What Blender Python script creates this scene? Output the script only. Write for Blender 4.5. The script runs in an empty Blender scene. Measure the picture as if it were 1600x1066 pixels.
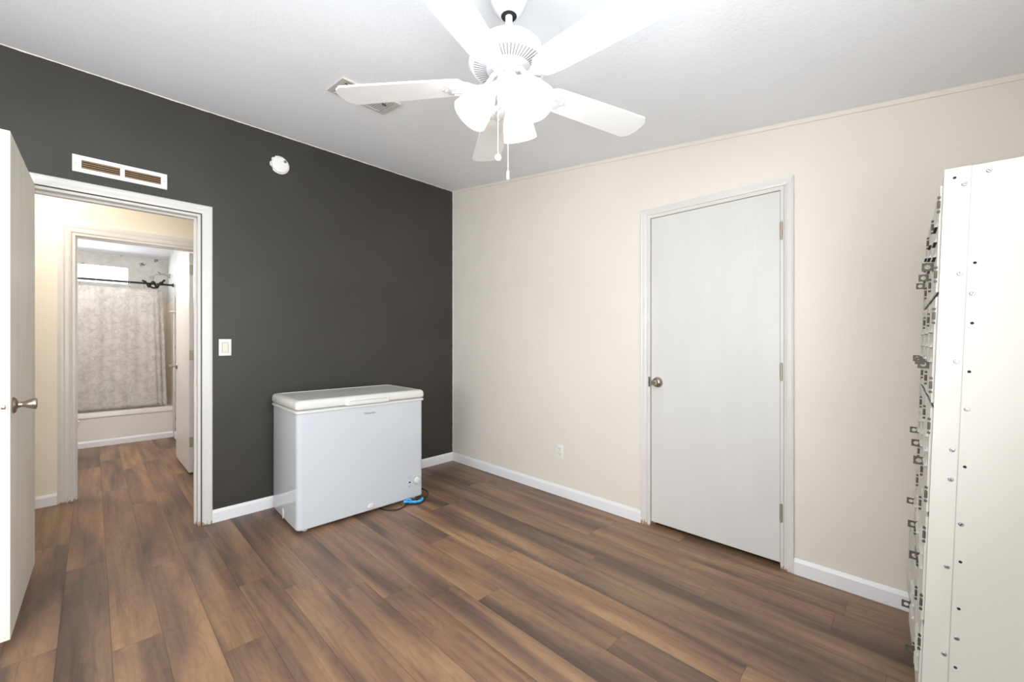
import bpy, bmesh, math, random
from mathutils import Vector, Matrix, Euler
R = math.radians
PI = math.pi
random.seed(7)
S = bpy.context.scene
COL = S.collection

# ------------------------------------------------------------------ camera
cam_d = bpy.data.cameras.new('camera')
cam_d.sensor_width = 36.0
cam_d.lens = 638.36 * 36.0 / 1600.0
cam_d.clip_start = 0.05
cam = bpy.data.objects.new('camera', cam_d)
COL.objects.link(cam)
cam.location = (-2.5954, -3.3826, 1.23)
cam.rotation_euler = (R(90), 0, R(-45.745))
S.camera = cam

# ------------------------------------------------------------------ world and colour
S.view_settings.view_transform = 'Standard'
S.view_settings.look = 'None'
S.view_settings.gamma = 1.0
S.view_settings.use_curve_mapping = False
S.view_settings.exposure = 0.24
w = bpy.data.worlds.new('daylight')
S.world = w
w.use_nodes = True
bg = w.node_tree.nodes['Background']
bg.inputs['Color'].default_value = (0.86, 0.93, 1.0, 1)
bg.inputs['Strength'].default_value = 3.0


# ------------------------------------------------------------------ window daylight
def area(name, loc, rot, sx, sy, power, color):
    l = bpy.data.lights.new(name, 'AREA')
    l.shape = 'RECTANGLE'
    l.size = sx
    l.size_y = sy
    l.energy = power
    l.color = color
    o = bpy.data.objects.new(name, l)
    COL.objects.link(o)
    o.location = loc
    o.rotation_euler = rot
    return o


area('daylight_back_window', (-2.75, -3.99, 1.42), (R(121), 0, 0), 1.9, 1.15, 94, (0.92, 0.96, 1.0))
area('daylight_left_window', (-4.50, -2.35, 1.42), (R(124), 0, R(-90)), 1.5, 1.15, 42, (0.93, 0.96, 1.0))
area('daylight_bath_window', (-2.75, 4.40, 2.10), (R(-90), 0, 0), 1.0, 0.24, 26, (0.90, 0.95, 1.0))


def point(name, loc, power, color, rad):
    l = bpy.data.lights.new(name, 'POINT')
    l.energy = power
    l.color = color
    l.shadow_soft_size = rad
    o = bpy.data.objects.new(name, l)
    COL.objects.link(o)
    o.location = loc
    return o


# ceiling lamp of the hallway (its fixture is built with the hallway)
point('hallway_lamp_light', (-3.05, 0.66, 2.36), 14, (1.0, 0.95, 0.87), 0.08)
# added fill lamp, out of view, brightening curtain and tub (fixture built with the bathroom)
point('added_bath_fill_light', (-3.18, 2.00, 2.05), 34, (1.0, 0.95, 0.90), 0.06)


# ------------------------------------------------------------------ materials
def lin(c):
    c = c / 255.0
    return c / 12.92 if c <= 0.04045 else ((c + 0.055) / 1.055) ** 2.4


def rgb(r, g, b):
    return (lin(r), lin(g), lin(b), 1)


class NT:
    def __init__(s, name):
        s.m = bpy.data.materials.new(name)
        s.m.use_nodes = True
        s.t = s.m.node_tree
        s.b = s.t.nodes['Principled BSDF']
        s.out = s.t.nodes['Material Output']

    def n(s, typ, **kw):
        nd = s.t.nodes.new(typ)
        for k, v in kw.items():
            setattr(nd, k, v)
        return nd

    def l(s, a, b):
        s.t.links.new(a, b)

    def set(s, **kw):
        for k, v in kw.items():
            s.b.inputs[k.replace('_', ' ')].default_value = v

    def ramp(s, fac, stops):
        r = s.n('ShaderNodeValToRGB')
        el = r.color_ramp.elements
        while len(el) < len(stops):
            el.new(0.5)
        for e, (p, c) in zip(el, stops):
            e.position = p
            e.color = c
        s.l(fac, r.inputs[0])
        return r.outputs[0]

    def noise(s, vec, scale, detail=3, rough=0.5, dist=0.0):
        q = s.n('ShaderNodeTexNoise')
        q.inputs['Scale'].default_value = scale
        q.inputs['Detail'].default_value = detail
        q.inputs['Roughness'].default_value = rough
        q.inputs['Distortion'].default_value = dist
        if vec is not None:
            s.l(vec, q.inputs['Vector'])
        return q.outputs[0]

    def obj(s, scale=(1, 1, 1)):
        tc = s.n('ShaderNodeTexCoord')
        mp = s.n('ShaderNodeMapping')
        mp.inputs['Scale'].default_value = scale
        s.l(tc.outputs['Object'], mp.inputs[0])
        return mp.outputs[0]

    def bump(s, h, strength, dist):
        b = s.n('ShaderNodeBump')
        b.inputs['Strength'].default_value = strength
        b.inputs['Distance'].default_value = dist
        s.l(h, b.inputs['Height'])
        s.l(b.outputs[0], s.b.inputs['Normal'])
        return b

    def math(s, op, a, b=None, c=None):
        q = s.n('ShaderNodeMath', operation=op)
        for i, v in enumerate((a, b, c)):
            if v is None:
                continue
            if isinstance(v, (int, float)):
                q.inputs[i].default_value = v
            else:
                s.l(v, q.inputs[i])
        return q.outputs[0]

    def mix(s, f, a, b, blend='MIX'):
        q = s.n('ShaderNodeMix', data_type='RGBA', blend_type=blend)
        for i, v in ((0, f), (6, a), (7, b)):
            if isinstance(v, (int, float)):
                q.inputs[i].default_value = v
            elif isinstance(v, tuple):
                q.inputs[i].default_value = v
            else:
                s.l(v, q.inputs[i])
        return q.outputs[2]


def plain(name, col, rough=0.5, metal=0.0, var=0.03, bump=0.0, bscale=200.0, vscale=3.0, spec=0.5):
    t = NT(name)
    t.set(Roughness=rough, Metallic=metal)
    t.b.inputs['Specular IOR Level'].default_value = spec
    v = t.obj()
    nz = t.noise(v, vscale, 3)
    lo = tuple(max(0, c * (1 - var)) for c in col[:3]) + (1,)
    hi = tuple(min(1, c * (1 + var)) for c in col[:3]) + (1,)
    t.l(t.ramp(nz, [(0.3, lo), (0.7, hi)]), t.b.inputs['Base Color'])
    if bump:
        t.bump(t.noise(v, bscale, 3), bump, 0.002)
    return t.m


M = {}
M['cream_wall'] = plain('cream_wall_paint', rgb(230, 222, 210), 0.55, bump=0.12, bscale=60, var=0.02, vscale=1.5)
M['hall_wall'] = plain('hallway_cream_paint', rgb(240, 231, 215), 0.6, bump=0.1, bscale=60, var=0.015)
M['ceiling'] = plain('textured_ceiling_paint', rgb(246, 248, 252), 0.85, bump=0.55, bscale=75, var=0.012)


def mk_trim():
    t = NT('white_trim_paint')
    t.set(Roughness=0.35)
    v = t.obj()
    sp = t.n('ShaderNodeSeparateXYZ')
    t.l(v, sp.inputs[0])
    chip = t.noise(t.obj((70, 70, 30)), 1.0, 4, 0.7)
    low = t.math('LESS_THAN', sp.outputs[2], t.math('MULTIPLY_ADD', chip, 0.16, -0.068))
    speck = t.math('GREATER_THAN', t.noise(t.obj((60, 60, 22)), 1.0, 2, 0.5), 0.76)
    near = t.math('LESS_THAN', sp.outputs[2], 0.9)
    f = t.math('MAXIMUM', low, t.math('MULTIPLY', speck, near))
    col = t.ramp(t.noise(v, 3.0, 3), [(0.3, rgb(216, 212, 207)), (0.7, rgb(221, 217, 212))])
    t.l(t.mix(t.math('MULTIPLY', f, 0.8), col, rgb(150, 104, 66)), t.b.inputs['Base Color'])
    return t.m


M['trim'] = mk_trim()
M['base'] = plain('white_baseboard_paint', rgb(238, 237, 238), 0.32, var=0.012)
M['white_plastic'] = plain('white_plastic', rgb(236, 234, 228), 0.35)
M['ivory_plastic'] = plain('ivory_plastic', rgb(232, 226, 208), 0.35)
M['fan_white'] = plain('fan_white_enamel', rgb(214, 214, 216), 0.35, var=0.01)
M['blade_white'] = plain('fan_blade_white', rgb(238, 237, 235), 0.45, var=0.012)
M['dark'] = plain('dark_recess', rgb(22, 20, 18), 0.8)
M['slot_grey'] = plain('vent_slot_grey', rgb(120, 118, 116), 0.8)
M['nickel'] = plain('brushed_nickel', rgb(178, 166, 150), 0.28, 1.0, var=0.05, vscale=40)
M['steel'] = plain('dull_steel', rgb(100, 94, 84), 0.5, 0.6, var=0.08, vscale=60)
M['hinge_metal'] = plain('satin_hinge_metal', rgb(176, 168, 156), 0.42, 0.7, var=0.05)
M['zinc'] = plain('zinc_screw', rgb(190, 194, 200), 0.3, 0.9, var=0.05)
M['freezer'] = plain('freezer_white_enamel', rgb(200, 203, 208), 0.09, var=0.006)
M['freezer_lid'] = plain('freezer_lid_white', rgb(216, 214, 209), 0.26, var=0.01)
M['freezer_gasket'] = plain('freezer_gasket_grey', rgb(150, 146, 140), 0.7)
M['logo'] = plain('logo_grey', rgb(120, 122, 128), 0.4)
M['black_cord'] = plain('black_cord', rgb(25, 24, 24), 0.45)
M['blue_wrap'] = plain('blue_tape', rgb(60, 165, 225), 0.4, var=0.08, vscale=60)
M['tub'] = plain('tub_enamel', rgb(232, 226, 220), 0.25, var=0.01)
M['surround'] = plain('beige_tub_surround', rgb(226, 212, 192), 0.3, var=0.02)
M['porcelain'] = plain('toilet_porcelain', rgb(236, 234, 230), 0.15, var=0.01)
M['black_rod'] = plain('black_rod', rgb(26, 25, 27), 0.35)
M['black_cloth'] = plain('black_cloth', rgb(30, 28, 30), 0.9, bump=0.4, bscale=300)
M['chrome'] = plain('chrome', rgb(200, 200, 200), 0.12, 1.0, var=0.02)
M['brown_back'] = plain('brown_filter_behind_grille', rgb(158, 128, 94), 0.8, var=0.1, vscale=30)
M['dust_filter'] = plain('tan_register_damper', rgb(196, 182, 162), 0.7, var=0.05, vscale=30)
M['register_grey'] = plain('register_grey', rgb(205, 202, 198), 0.5, var=0.03)
M['cabinet'] = plain('cream_cabinet_enamel', rgb(207, 204, 195), 0.55, var=0.012, vscale=2)
M['exterior'] = plain('exterior_wall_paint', rgb(200, 198, 190), 0.8)


def mk_dark_wall():
    t = NT('charcoal_wall_paint')
    t.set(Roughness=0.5)
    v = t.obj()
    n1 = t.noise(v, 2.0, 5, 0.6)
    col = t.ramp(n1, [(0.3, rgb(51, 48, 43)), (0.7, rgb(59, 56, 51))])
    # hand-cut paint edge: cream shows in the corner and under the ceiling
    sx = t.n('ShaderNodeSeparateXYZ')
    t.l(v, sx.inputs[0])
    e = t.noise(v, 9.0, 4, 0.7)
    lim = t.math('MULTIPLY_ADD', e, 0.016, -0.012)
    edge = t.math('GREATER_THAN', sx.outputs[0], lim)
    lim2 = t.math('MULTIPLY_ADD', e, 0.012, 2.764)
    edge2 = t.math('GREATER_THAN', sx.outputs[2], lim2)
    f = t.math('MAXIMUM', edge, edge2)
    t.l(t.mix(f, col, rgb(228, 222, 206)), t.b.inputs['Base Color'])
    t.bump(t.noise(v, 45, 3), 0.15, 0.002)
    return t.m


M['dark_wall'] = mk_dark_wall()


def cb_x(t, cb):
    q = t.n('ShaderNodeSeparateXYZ')
    t.l(cb.outputs[0], q.inputs[0])
    return q.outputs[0]


def mk_floor():
    t = NT('vinyl_plank_wood')
    uv = t.n('ShaderNodeUVMap', uv_map='plank')
    a = t.n('ShaderNodeAttribute', attribute_name='tone')
    b = t.n('ShaderNodeAttribute', attribute_name='shift')
    sp = t.n('ShaderNodeSeparateXYZ')
    t.l(uv.outputs[0], sp.inputs[0])
    cb = t.n('ShaderNodeCombineXYZ')
    t.l(t.math('MULTIPLY_ADD', b.outputs['Fac'], 37.0, sp.outputs[0]), cb.inputs[0])
    t.l(t.math('MULTIPLY_ADD', b.outputs['Fac'], 61.0, sp.outputs[1]), cb.inputs[1])

    def mapped(sx, sy):
        m = t.n('ShaderNodeMapping')
        m.inputs['Scale'].default_value = (sx, sy, 1)
        t.l(cb.outputs[0], m.inputs[0])
        return m.outputs[0]
    warp = t.noise(mapped(5, 1.6), 1.0, 3, 0.5)
    cloud = t.noise(mapped(8, 0.9), 1.0, 3, 0.5, 0.4)
    base = t.ramp(cloud, [(0.28, rgb(98, 78, 67)), (0.42, rgb(124, 98, 81)), (0.56, rgb(150, 119, 93)), (0.75, rgb(172, 139, 107))])
    # cathedral grain: warped bands running along the plank
    ringv = t.math('ADD', t.math('MULTIPLY', cb_x(t, cb), 46.0), t.math('MULTIPLY', warp, 30.0))
    ring = t.math('SINE', t.math('MULTIPLY', ringv, 3.0))
    ringc = t.ramp(t.math('MULTIPLY_ADD', ring, 0.5, 0.5), [(0.0, (0.88, 0.86, 0.85, 1)), (0.5, (1, 1, 1, 1)), (1.0, (1.03, 1.02, 1.0, 1))])
    streak = t.noise(mapped(42, 1.4), 1.0, 5, 0.65, 0.5)
    fine = t.noise(mapped(300, 10), 1.0, 3, 0.65)
    s2 = t.ramp(streak, [(0.30, (0.62, 0.59, 0.58, 1)), (0.46, (0.93, 0.92, 0.91, 1)), (0.56, (1, 1, 1, 1)), (0.8, (1.07, 1.05, 1.0, 1))])
    c1 = t.mix(0.85, base, s2, 'MULTIPLY')
    c1 = t.mix(0.7, c1, ringc, 'MULTIPLY')
    # long smoky bands
    band = t.noise(mapped(13, 0.55), 1.0, 2, 0.4, 0.3)
    bc = t.ramp(band, [(0.30, (0.58, 0.58, 0.62, 1)), (0.42, (0.92, 0.92, 0.93, 1)), (0.50, (1, 1, 1, 1))])
    c1 = t.mix(0.9, c1, bc, 'MULTIPLY')
    s3 = t.ramp(fine, [(0.35, (0.80, 0.78, 0.77, 1)), (0.58, (1, 1, 1, 1))])
    c2 = t.mix(0.7, c1, s3, 'MULTIPLY')
    tone = t.ramp(a.outputs['Fac'], [(0.0, (0.72, 0.73, 0.77, 1)), (0.5, (0.97, 0.96, 0.96, 1)), (1.0, (1.12, 1.08, 1.02, 1))])
    c3 = t.mix(1.0, c2, tone, 'MULTIPLY')
    # seams: distance to the plank's own edge (u, v in metres; second map holds size)
    e = t.n('ShaderNodeUVMap', uv_map='edge')
    se = t.n('ShaderNodeSeparateXYZ')
    t.l(e.outputs[0], se.inputs[0])
    du = t.math('MINIMUM', sp.outputs[0], t.math('SUBTRACT', 0.1525, sp.outputs[0]))
    dv = t.math('MINIMUM', sp.outputs[1], t.math('SUBTRACT', se.outputs[1], sp.outputs[1]))
    d = t.math('MINIMUM', du, dv)
    seam = t.n('ShaderNodeMapRange')
    seam.inputs[1].default_value = 0.0006
    seam.inputs[2].default_value = 0.0018
    t.l(d, seam.inputs[0])
    t.l(t.mix(seam.outputs[0], t.mix(1.0, c3, (0.62, 0.58, 0.56, 1), 'MULTIPLY'), c3), t.b.inputs['Base Color'])
    rr = t.n('ShaderNodeMapRange')
    rr.inputs[3].default_value = 0.36
    rr.inputs[4].default_value = 0.50
    t.l(fine, rr.inputs[0])
    t.l(rr.outputs[0], t.b.inputs['Roughness'])
    h = t.math('ADD', t.math('MULTIPLY', fine, 0.35), seam.outputs[0])
    t.bump(h, 0.25, 0.001)
    return t.m


M['floor'] = mk_floor()


def mk_door(name, col, k=1.0, knot=None, dirt=0.96, rough=0.36):
    t = NT(name)
    t.set(Roughness=rough)
    t.b.inputs['Specular IOR Level'].default_value = 0.45
    tc = t.n('ShaderNodeTexCoord')
    mp = t.n('ShaderNodeMapping')
    knot = knot or (0, -0.4, 1.5)
    zs = 0.20
    mp.inputs['Location'].default_value = (0, -knot[1], -knot[2] * zs)
    mp.inputs['Scale'].default_value = (1, 1, zs)
    t.l(tc.outputs['Object'], mp.inputs[0])
    wv = t.n('ShaderNodeTexWave', wave_type='RINGS', rings_direction='X')
    wv.inputs['Scale'].default_value = 22
    wv.inputs['Distortion'].default_value = 2.2
    wv.inputs['Detail'].default_value = 2
    wv.inputs['Detail Scale'].default_value = 3.0
    t.l(mp.outputs[0], wv.inputs[0])
    fine = t.noise(t.obj((180, 180, 6)), 1.0, 3, 0.6)
    ln = t.n('ShaderNodeVectorMath', operation='LENGTH')
    flat = t.n('ShaderNodeVectorMath', operation='MULTIPLY')
    flat.inputs[1].default_value = (0, 1, 1)
    t.l(mp.outputs[0], flat.inputs[0])
    t.l(flat.outputs[0], ln.inputs[0])
    fall = t.n('ShaderNodeMapRange')
    fall.inputs[1].default_value = 0.045
    fall.inputs[2].default_value = 0.11
    fall.inputs[3].default_value = 1.7
    fall.inputs[4].default_value = 0.15
    t.l(ln.outputs['Value'], fall.inputs[0])
    h = t.math('ADD', t.math('MULTIPLY', wv.outputs['Fac'], fall.outputs[0]), t.math('MULTIPLY', fine, 0.8))
    t.bump(h, 0.32 * k, 0.001)
    dn = t.noise(t.obj((9, 9, 1.6)), 1.0, 3, 0.5)
    lo = tuple(c * dirt for c in col[:3]) + (1,)
    t.l(t.ramp(dn, [(0.25, lo), (0.6, col)]), t.b.inputs['Base Color'])
    return t.m


M['door'] = mk_door('closet_door_white_woodgrain', rgb(216, 214, 210), 1.0, (0, -2.70, 1.80))
M['entry_door'] = mk_door('entry_door_white_woodgrain', rgb(240, 235, 224), 1.3, (0, -0.30, 1.3), 0.92, 0.55)


def mk_wallpaper():
    t = NT('bathroom_floral_wallpaper')
    t.set(Roughness=0.7)
    v = t.obj()
    n1 = t.noise(v, 10, 4, 0.6)
    base = t.ramp(n1, [(0.35, rgb(196, 194, 190)), (0.65, rgb(214, 211, 206))])
    vo = t.n('ShaderNodeTexVoronoi')
    vo.inputs['Scale'].default_value = 5.5
    dv = t.n('ShaderNodeVectorMath', operation='ADD')
    nn = t.n('ShaderNodeTexNoise')
    nn.inputs['Scale'].default_value = 26
    t.l(v, nn.inputs['Vector'])
    sc = t.n('ShaderNodeVectorMath', operation='SCALE')
    sc.inputs['Scale'].default_value = 0.10
    t.l(nn.outputs[1], sc.inputs[0])
    t.l(v, dv.inputs[0])
    t.l(sc.outputs[0], dv.inputs[1])
    t.l(dv.outputs[0], vo.inputs['Vector'])
    spot = t.ramp(vo.outputs['Distance'], [(0.05, rgb(88, 90, 98)), (0.13, rgb(150, 146, 150)), (0.17, (1, 1, 1, 1)), (1, (1, 1, 1, 1))])
    t.l(t.mix(0.85, base, spot, 'MULTIPLY'), t.b.inputs['Base Color'])
    return t.m


M['wallpaper'] = mk_wallpaper()


def mk_curtain():
    t = NT('white_curtain_leaf_print')
    t.b.inputs['Roughness'].default_value = 0.6
    v = t.obj()
    ds = t.n('ShaderNodeTexNoise')
    ds.inputs['Scale'].default_value = 6
    t.l(v, ds.inputs['Vector'])
    sc = t.n('ShaderNodeVectorMath', operation='SCALE')
    sc.inputs['Scale'].default_value = 0.25
    t.l(ds.outputs[1], sc.inputs[0])
    ad = t.n('ShaderNodeVectorMath', operation='ADD')
    t.l(v, ad.inputs[0])
    t.l(sc.outputs[0], ad.inputs[1])
    vo = t.n('ShaderNodeTexVoronoi', feature='DISTANCE_TO_EDGE')
    vo.inputs['Scale'].default_value = 12
    t.l(ad.outputs[0], vo.inputs['Vector'])
    line = t.ramp(vo.outputs['Distance'], [(0.0, (0.80, 0.80, 0.80, 1)), (0.05, (0.93, 0.93, 0.93, 1)), (0.10, (1, 1, 1, 1))])
    hz = t.noise(v, 13, 4, 0.7)
    hzr = t.ramp(hz, [(0.40, (0.84, 0.83, 0.82, 1)), (0.56, (1, 1, 1, 1))])
    c = t.mix(0.8, rgb(238, 234, 230), line, 'MULTIPLY')
    c = t.mix(0.8, c, hzr, 'MULTIPLY')
    t.l(c, t.b.inputs['Base Color'])
    tr = t.n('ShaderNodeBsdfTranslucent')
    t.l(c, tr.inputs[0])
    mx = t.n('ShaderNodeMixShader')
    mx.inputs[0].default_value = 0.45
    t.l(t.b.outputs[0], mx.inputs[1])
    t.l(tr.outputs[0], mx.inputs[2])
    t.l(mx.outputs[0], t.out.inputs[0])
    return t.m


M['curtain'] = mk_curtain()


def mk_pane():
    t = NT('window_glass')
    tr = t.n('ShaderNodeBsdfTransparent')
    tr.inputs[0].default_value = (0.95, 0.97, 0.97, 1)
    gl = t.n('ShaderNodeBsdfGlossy')
    gl.inputs['Roughness'].default_value = 0.03
    mx = t.n('ShaderNodeMixShader')
    mx.inputs[0].default_value = 0.06
    t.l(tr.outputs[0], mx.inputs[1])
    t.l(gl.outputs[0], mx.inputs[2])
    t.l(mx.outputs[0], t.out.inputs[0])
    return t.m


M['pane'] = mk_pane()


def mk_glow(name, col, strength):
    t = NT(name)
    t.set(Roughness=0.4)
    t.b.inputs['Base Color'].default_value = (0.9, 0.9, 0.9, 1)
    t.b.inputs['Emission Color'].default_value = col
    t.b.inputs['Emission Strength'].default_value = strength
    return t.m


M['shade_glass'] = mk_glow('lit_frosted_glass', (1.0, 0.98, 0.97, 1), 3.2)
M['bulb'] = mk_glow('lit_bulb', (1.0, 0.97, 0.94, 1), 190.0)
M['hall_glass'] = mk_glow('lit_hallway_glass', (1.0, 0.86, 0.66, 1), 3.0)


# ------------------------------------------------------------------ mesh builder
class MB:
    def __init__(s):
        s.bm = bmesh.new()

    def _merge(s, b2, mat=None):
        if mat is not None:
            bmesh.ops.transform(b2, matrix=mat, verts=b2.verts)
        me = bpy.data.meshes.new('tmp')
        b2.to_mesh(me)
        b2.free()
        s.bm.from_mesh(me)
        bpy.data.meshes.remove(me)
        return s

    def box(s, x0, x1, y0, y1, z0, z1, bev=0.0, seg=2, mat=None):
        b = bmesh.new()
        bmesh.ops.create_cube(b, size=1.0)
        for v in b.verts:
            v.co = Vector((x0 + (v.co.x + .5) * (x1 - x0), y0 + (v.co.y + .5) * (y1 - y0), z0 + (v.co.z + .5) * (z1 - z0)))
        if bev:
            bmesh.ops.bevel(b, geom=list(b.edges) + list(b.verts), offset=bev, segments=seg, profile=0.5, affect='EDGES')
        return s._merge(b, mat)

    def prism(s, pts, h0, h1, mat=None, bev=0.0):
        """closed outline in XY, extruded along Z from h0 to h1"""
        b = bmesh.new()
        vs = [b.verts.new((p[0], p[1], h0)) for p in pts]
        f = b.faces.new(vs)
        r = bmesh.ops.extrude_face_region(b, geom=[f])
        for v in r['geom']:
            if isinstance(v, bmesh.types.BMVert):
                v.co.z = h1
        bmesh.ops.recalc_face_normals(b, faces=b.faces)
        if bev:
            es = [e for e in b.edges if abs(e.verts[0].co.z - e.verts[1].co.z) < 1e-6]
            bmesh.ops.bevel(b, geom=es, offset=bev, segments=2, profile=0.5, affect='EDGES')
        return s._merge(b, mat)

    def loft(s, rings, cap0=True, cap1=True, mat=None):
        b = bmesh.new()
        rs = [[b.verts.new(p) for p in r] for r in rings]
        n = len(rs[0])
        for a, c in zip(rs, rs[1:]):
            for i in range(n):
                j = (i + 1) % n
                b.faces.new((a[i], a[j], c[j], c[i]))
        if cap0:
            b.faces.new(list(reversed(rs[0])))
        if cap1:
            b.faces.new(rs[-1])
        bmesh.ops.recalc_face_normals(b, faces=b.faces)
        return s._merge(b, mat)

    def lathe(s, prof, seg=32, mat=None, cap=True):
        rings = []
        for r, z in prof:
            r = max(r, 1e-4)
            rings.append([(r * math.cos(2 * PI * i / seg), r * math.sin(2 * PI * i / seg), z) for i in range(seg)])
        return s.loft(rings, cap, cap, mat)

    def cyl(s, p0, p1, r0, r1=None, seg=20):
        r1 = r0 if r1 is None else r1
        p0, p1 = Vector(p0), Vector(p1)
        d = p1 - p0
        q = d.to_track_quat('Z', 'Y').to_matrix().to_4x4()
        return s.lathe([(r0, 0), (r1, d.length)], seg, Matrix.Translation(p0) @ q)

    def tube(s, pts, r, seg=10, smooth=4):
        P = [Vector(p) for p in pts]
        if smooth > 1 and len(P) > 2:
            Q = []
            for i in range(len(P) - 1):
                a = P[max(i - 1, 0)]
                b_, c = P[i], P[i + 1]
                d = P[min(i + 2, len(P) - 1)]
                for k in range(smooth):
                    t = k / smooth
                    Q.append(0.5 * ((2 * b_) + (c - a) * t + (2 * a - 5 * b_ + 4 * c - d) * t * t + (3 * b_ - a - 3 * c + d) * t ** 3))
            Q.append(P[-1])
            P = Q
        rings = []
        up = Vector((0, 0, 1))
        prev = None
        for i, p in enumerate(P):
            d = (P[min(i + 1, len(P) - 1)] - P[max(i - 1, 0)]).normalized()
            if prev is None:
                x = d.cross(up)
                if x.length < 1e-3:
                    x = d.cross(Vector((1, 0, 0)))
            else:
                x = prev - d * prev.dot(d)
            x.normalize()
            prev = x
            y = d.cross(x)
            rr = r(i / (len(P) - 1)) if callable(r) else r
            rings.append([p + x * rr * math.cos(2 * PI * k / seg) + y * rr * math.sin(2 * PI * k / seg) for k in range(seg)])
        return s.loft(rings)

    def ball(s, c, r, seg=20):
        pr = [(r * math.sin(PI * i / 12), -r * math.cos(PI * i / 12)) for i in range(13)]
        return s.lathe(pr, seg, Matrix.Translation(Vector(c)))

    def build(s, name, mat, parent=None, smooth=True, angle=35, label=None, kind=None):
        me = bpy.data.meshes.new(name)
        bmesh.ops.remove_doubles(s.bm, verts=s.bm.verts, dist=1e-6)
        s.bm.to_mesh(me)
        s.bm.free()
        me.materials.append(M[mat] if isinstance(mat, str) else mat)
        if smooth:
            for p in me.polygons:
                p.use_smooth = True
            me.set_sharp_from_angle(angle=R(angle))
        o = bpy.data.objects.new(name, me)
        COL.objects.link(o)
        if parent:
            o.parent = parent
        if label:
            o['label'] = label
        if kind:
            o['kind'] = kind
        return o


def thing(name, label, cat, loc=(0, 0, 0), rot=(0, 0, 0), group=None):
    o = bpy.data.objects.new(name, None)
    o.empty_display_size = 0.1
    COL.objects.link(o)
    o.location = loc
    o.rotation_euler = rot
    tag(o, label, cat, group)
    return o


def tag(o, label, cat, group=None):
    o['label'] = label
    o['category'] = cat
    if group:
        o['group'] = group
    return o


def struct(o, label=None):
    o['kind'] = 'structure'
    if label:
        o['label'] = label
    return o


def sempty(name, loc=(0, 0, 0), rot=(0, 0, 0)):
    o = bpy.data.objects.new(name, None)
    COL.objects.link(o)
    o.location = loc
    o.rotation_euler = rot
    o['kind'] = 'structure'
    return o


def copy_tree(o, parent=None):
    c = o.copy()
    COL.objects.link(c)
    c.parent = parent
    for ch in list(o.children):
        copy_tree(ch, c)
    return c


# ------------------------------------------------------------------ setting: floor
W = 0.1525
X0 = -2.695          # a seam measured on the floor
LEN = 1.22
offs = {-1: 0.282, 0: -0.161, 1: 0.097, 2: -0.433, 3: -0.230, 4: -0.978, 5: -1.165, 6: -1.386,
        7: -1.582, 8: -1.744, 9: -1.919, 10: -1.30, 11: -1.72, 12: -0.90, 13: -2.10, 14: -1.45,
        15: -0.70, 16: -1.95, 17: -1.15}
tone_fix = {}


def build_floor():
    bm = bmesh.new()
    uv = bm.loops.layers.uv.new('plank')
    ed = bm.loops.layers.uv.new('edge')
    tl = bm.faces.layers.float.new('tone')
    sl = bm.faces.layers.float.new('shift')
    x_lo, x_hi, y_lo, y_hi = -4.40, 0.62, -3.80, 4.15
    rnd = random.Random(21)
    k = int(math.floor((x_lo - X0) / W))
    while X0 + k * W < x_hi:
        xa, xb = X0 + k * W, X0 + (k + 1) * W
        cxa, cxb = max(xa, x_lo), min(xb, x_hi)
        j0 = offs.get(k, rnd.uniform(0, LEN))
        y = j0 - LEN * math.ceil((j0 - y_lo) / LEN)
        while y < y_hi:
            ya, yb = max(y, y_lo), min(y + LEN, y_hi)
            if yb - ya > 1e-4:
                f = bm.faces.new([bm.verts.new(p) for p in ((cxa, ya, 0), (cxb, ya, 0), (cxb, yb, 0), (cxa, yb, 0))])
                f[tl] = rnd.random()
                f[sl] = rnd.random()
                for lp in f.loops:
                    lp[uv].uv = (lp.vert.co.x - xa, lp.vert.co.y - y)
                    lp[ed].uv = (W, LEN)
            y += LEN
        k += 1
    me = bpy.data.meshes.new('floor')
    bm.to_mesh(me)
    bm.free()
    me.materials.append(M['floor'])
    o = bpy.data.objects.new('floor', me)
    COL.objects.link(o)
    struct(o, 'brown wood-look plank floor')
    return o


build_floor()

# ------------------------------------------------------------------ walls
XL, YB = -4.40, -3.80          # left and back wall faces
SL = 0.1288


def zc(y):
    return 2.775 + SL * min(y, 0.0)


def wall_poly(name, mat, pts, axis, a0, a1, holes=()):
    """wall in a vertical plane; pts = outline (t, z); holes = rectangles (t0, t1, z0, z1). Extruded a0..a1 on the axis."""
    ts = sorted(set([p[0] for p in pts] + [h[0] for h in holes] + [h[1] for h in holes]))

    def ztop(t):
        up = [p for p in pts if p[1] > 0.5]
        up.sort()
        for a, b in zip(up, up[1:]):
            if a[0] - 1e-9 <= t <= b[0] + 1e-9:
                return a[1] + (b[1] - a[1]) * (t - a[0]) / (b[0] - a[0])
        return up[-1][1]
    mb = MB()
    for ta, tb in zip(ts, ts[1:]):
        if tb - ta < 1e-6:
            continue
        mid = (ta + tb) / 2
        hs = sorted([(h[2], h[3]) for h in holes if h[0] - 1e-6 <= mid <= h[1] + 1e-6])
        z = 0.0
        spans = []
        for h0, h1 in hs:
            if h0 > z + 1e-6:
                spans.append((z, z, h0, h0))
            z = h1
        spans.append((z, z, ztop(ta), ztop(tb)))
        for za0, zb0, za1, zb1 in spans:
            ring = lambda a: ([(a, ta, za0), (a, tb, zb0), (a, tb, zb1), (a, ta, za1)] if axis == 'x'
                              else [(ta, a, za0), (tb, a, zb0), (tb, a, zb1), (ta, a, za1)])
            mb.loft([ring(a0), ring(a1)])
    return struct(mb.build(name, mat, smooth=False))


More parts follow.
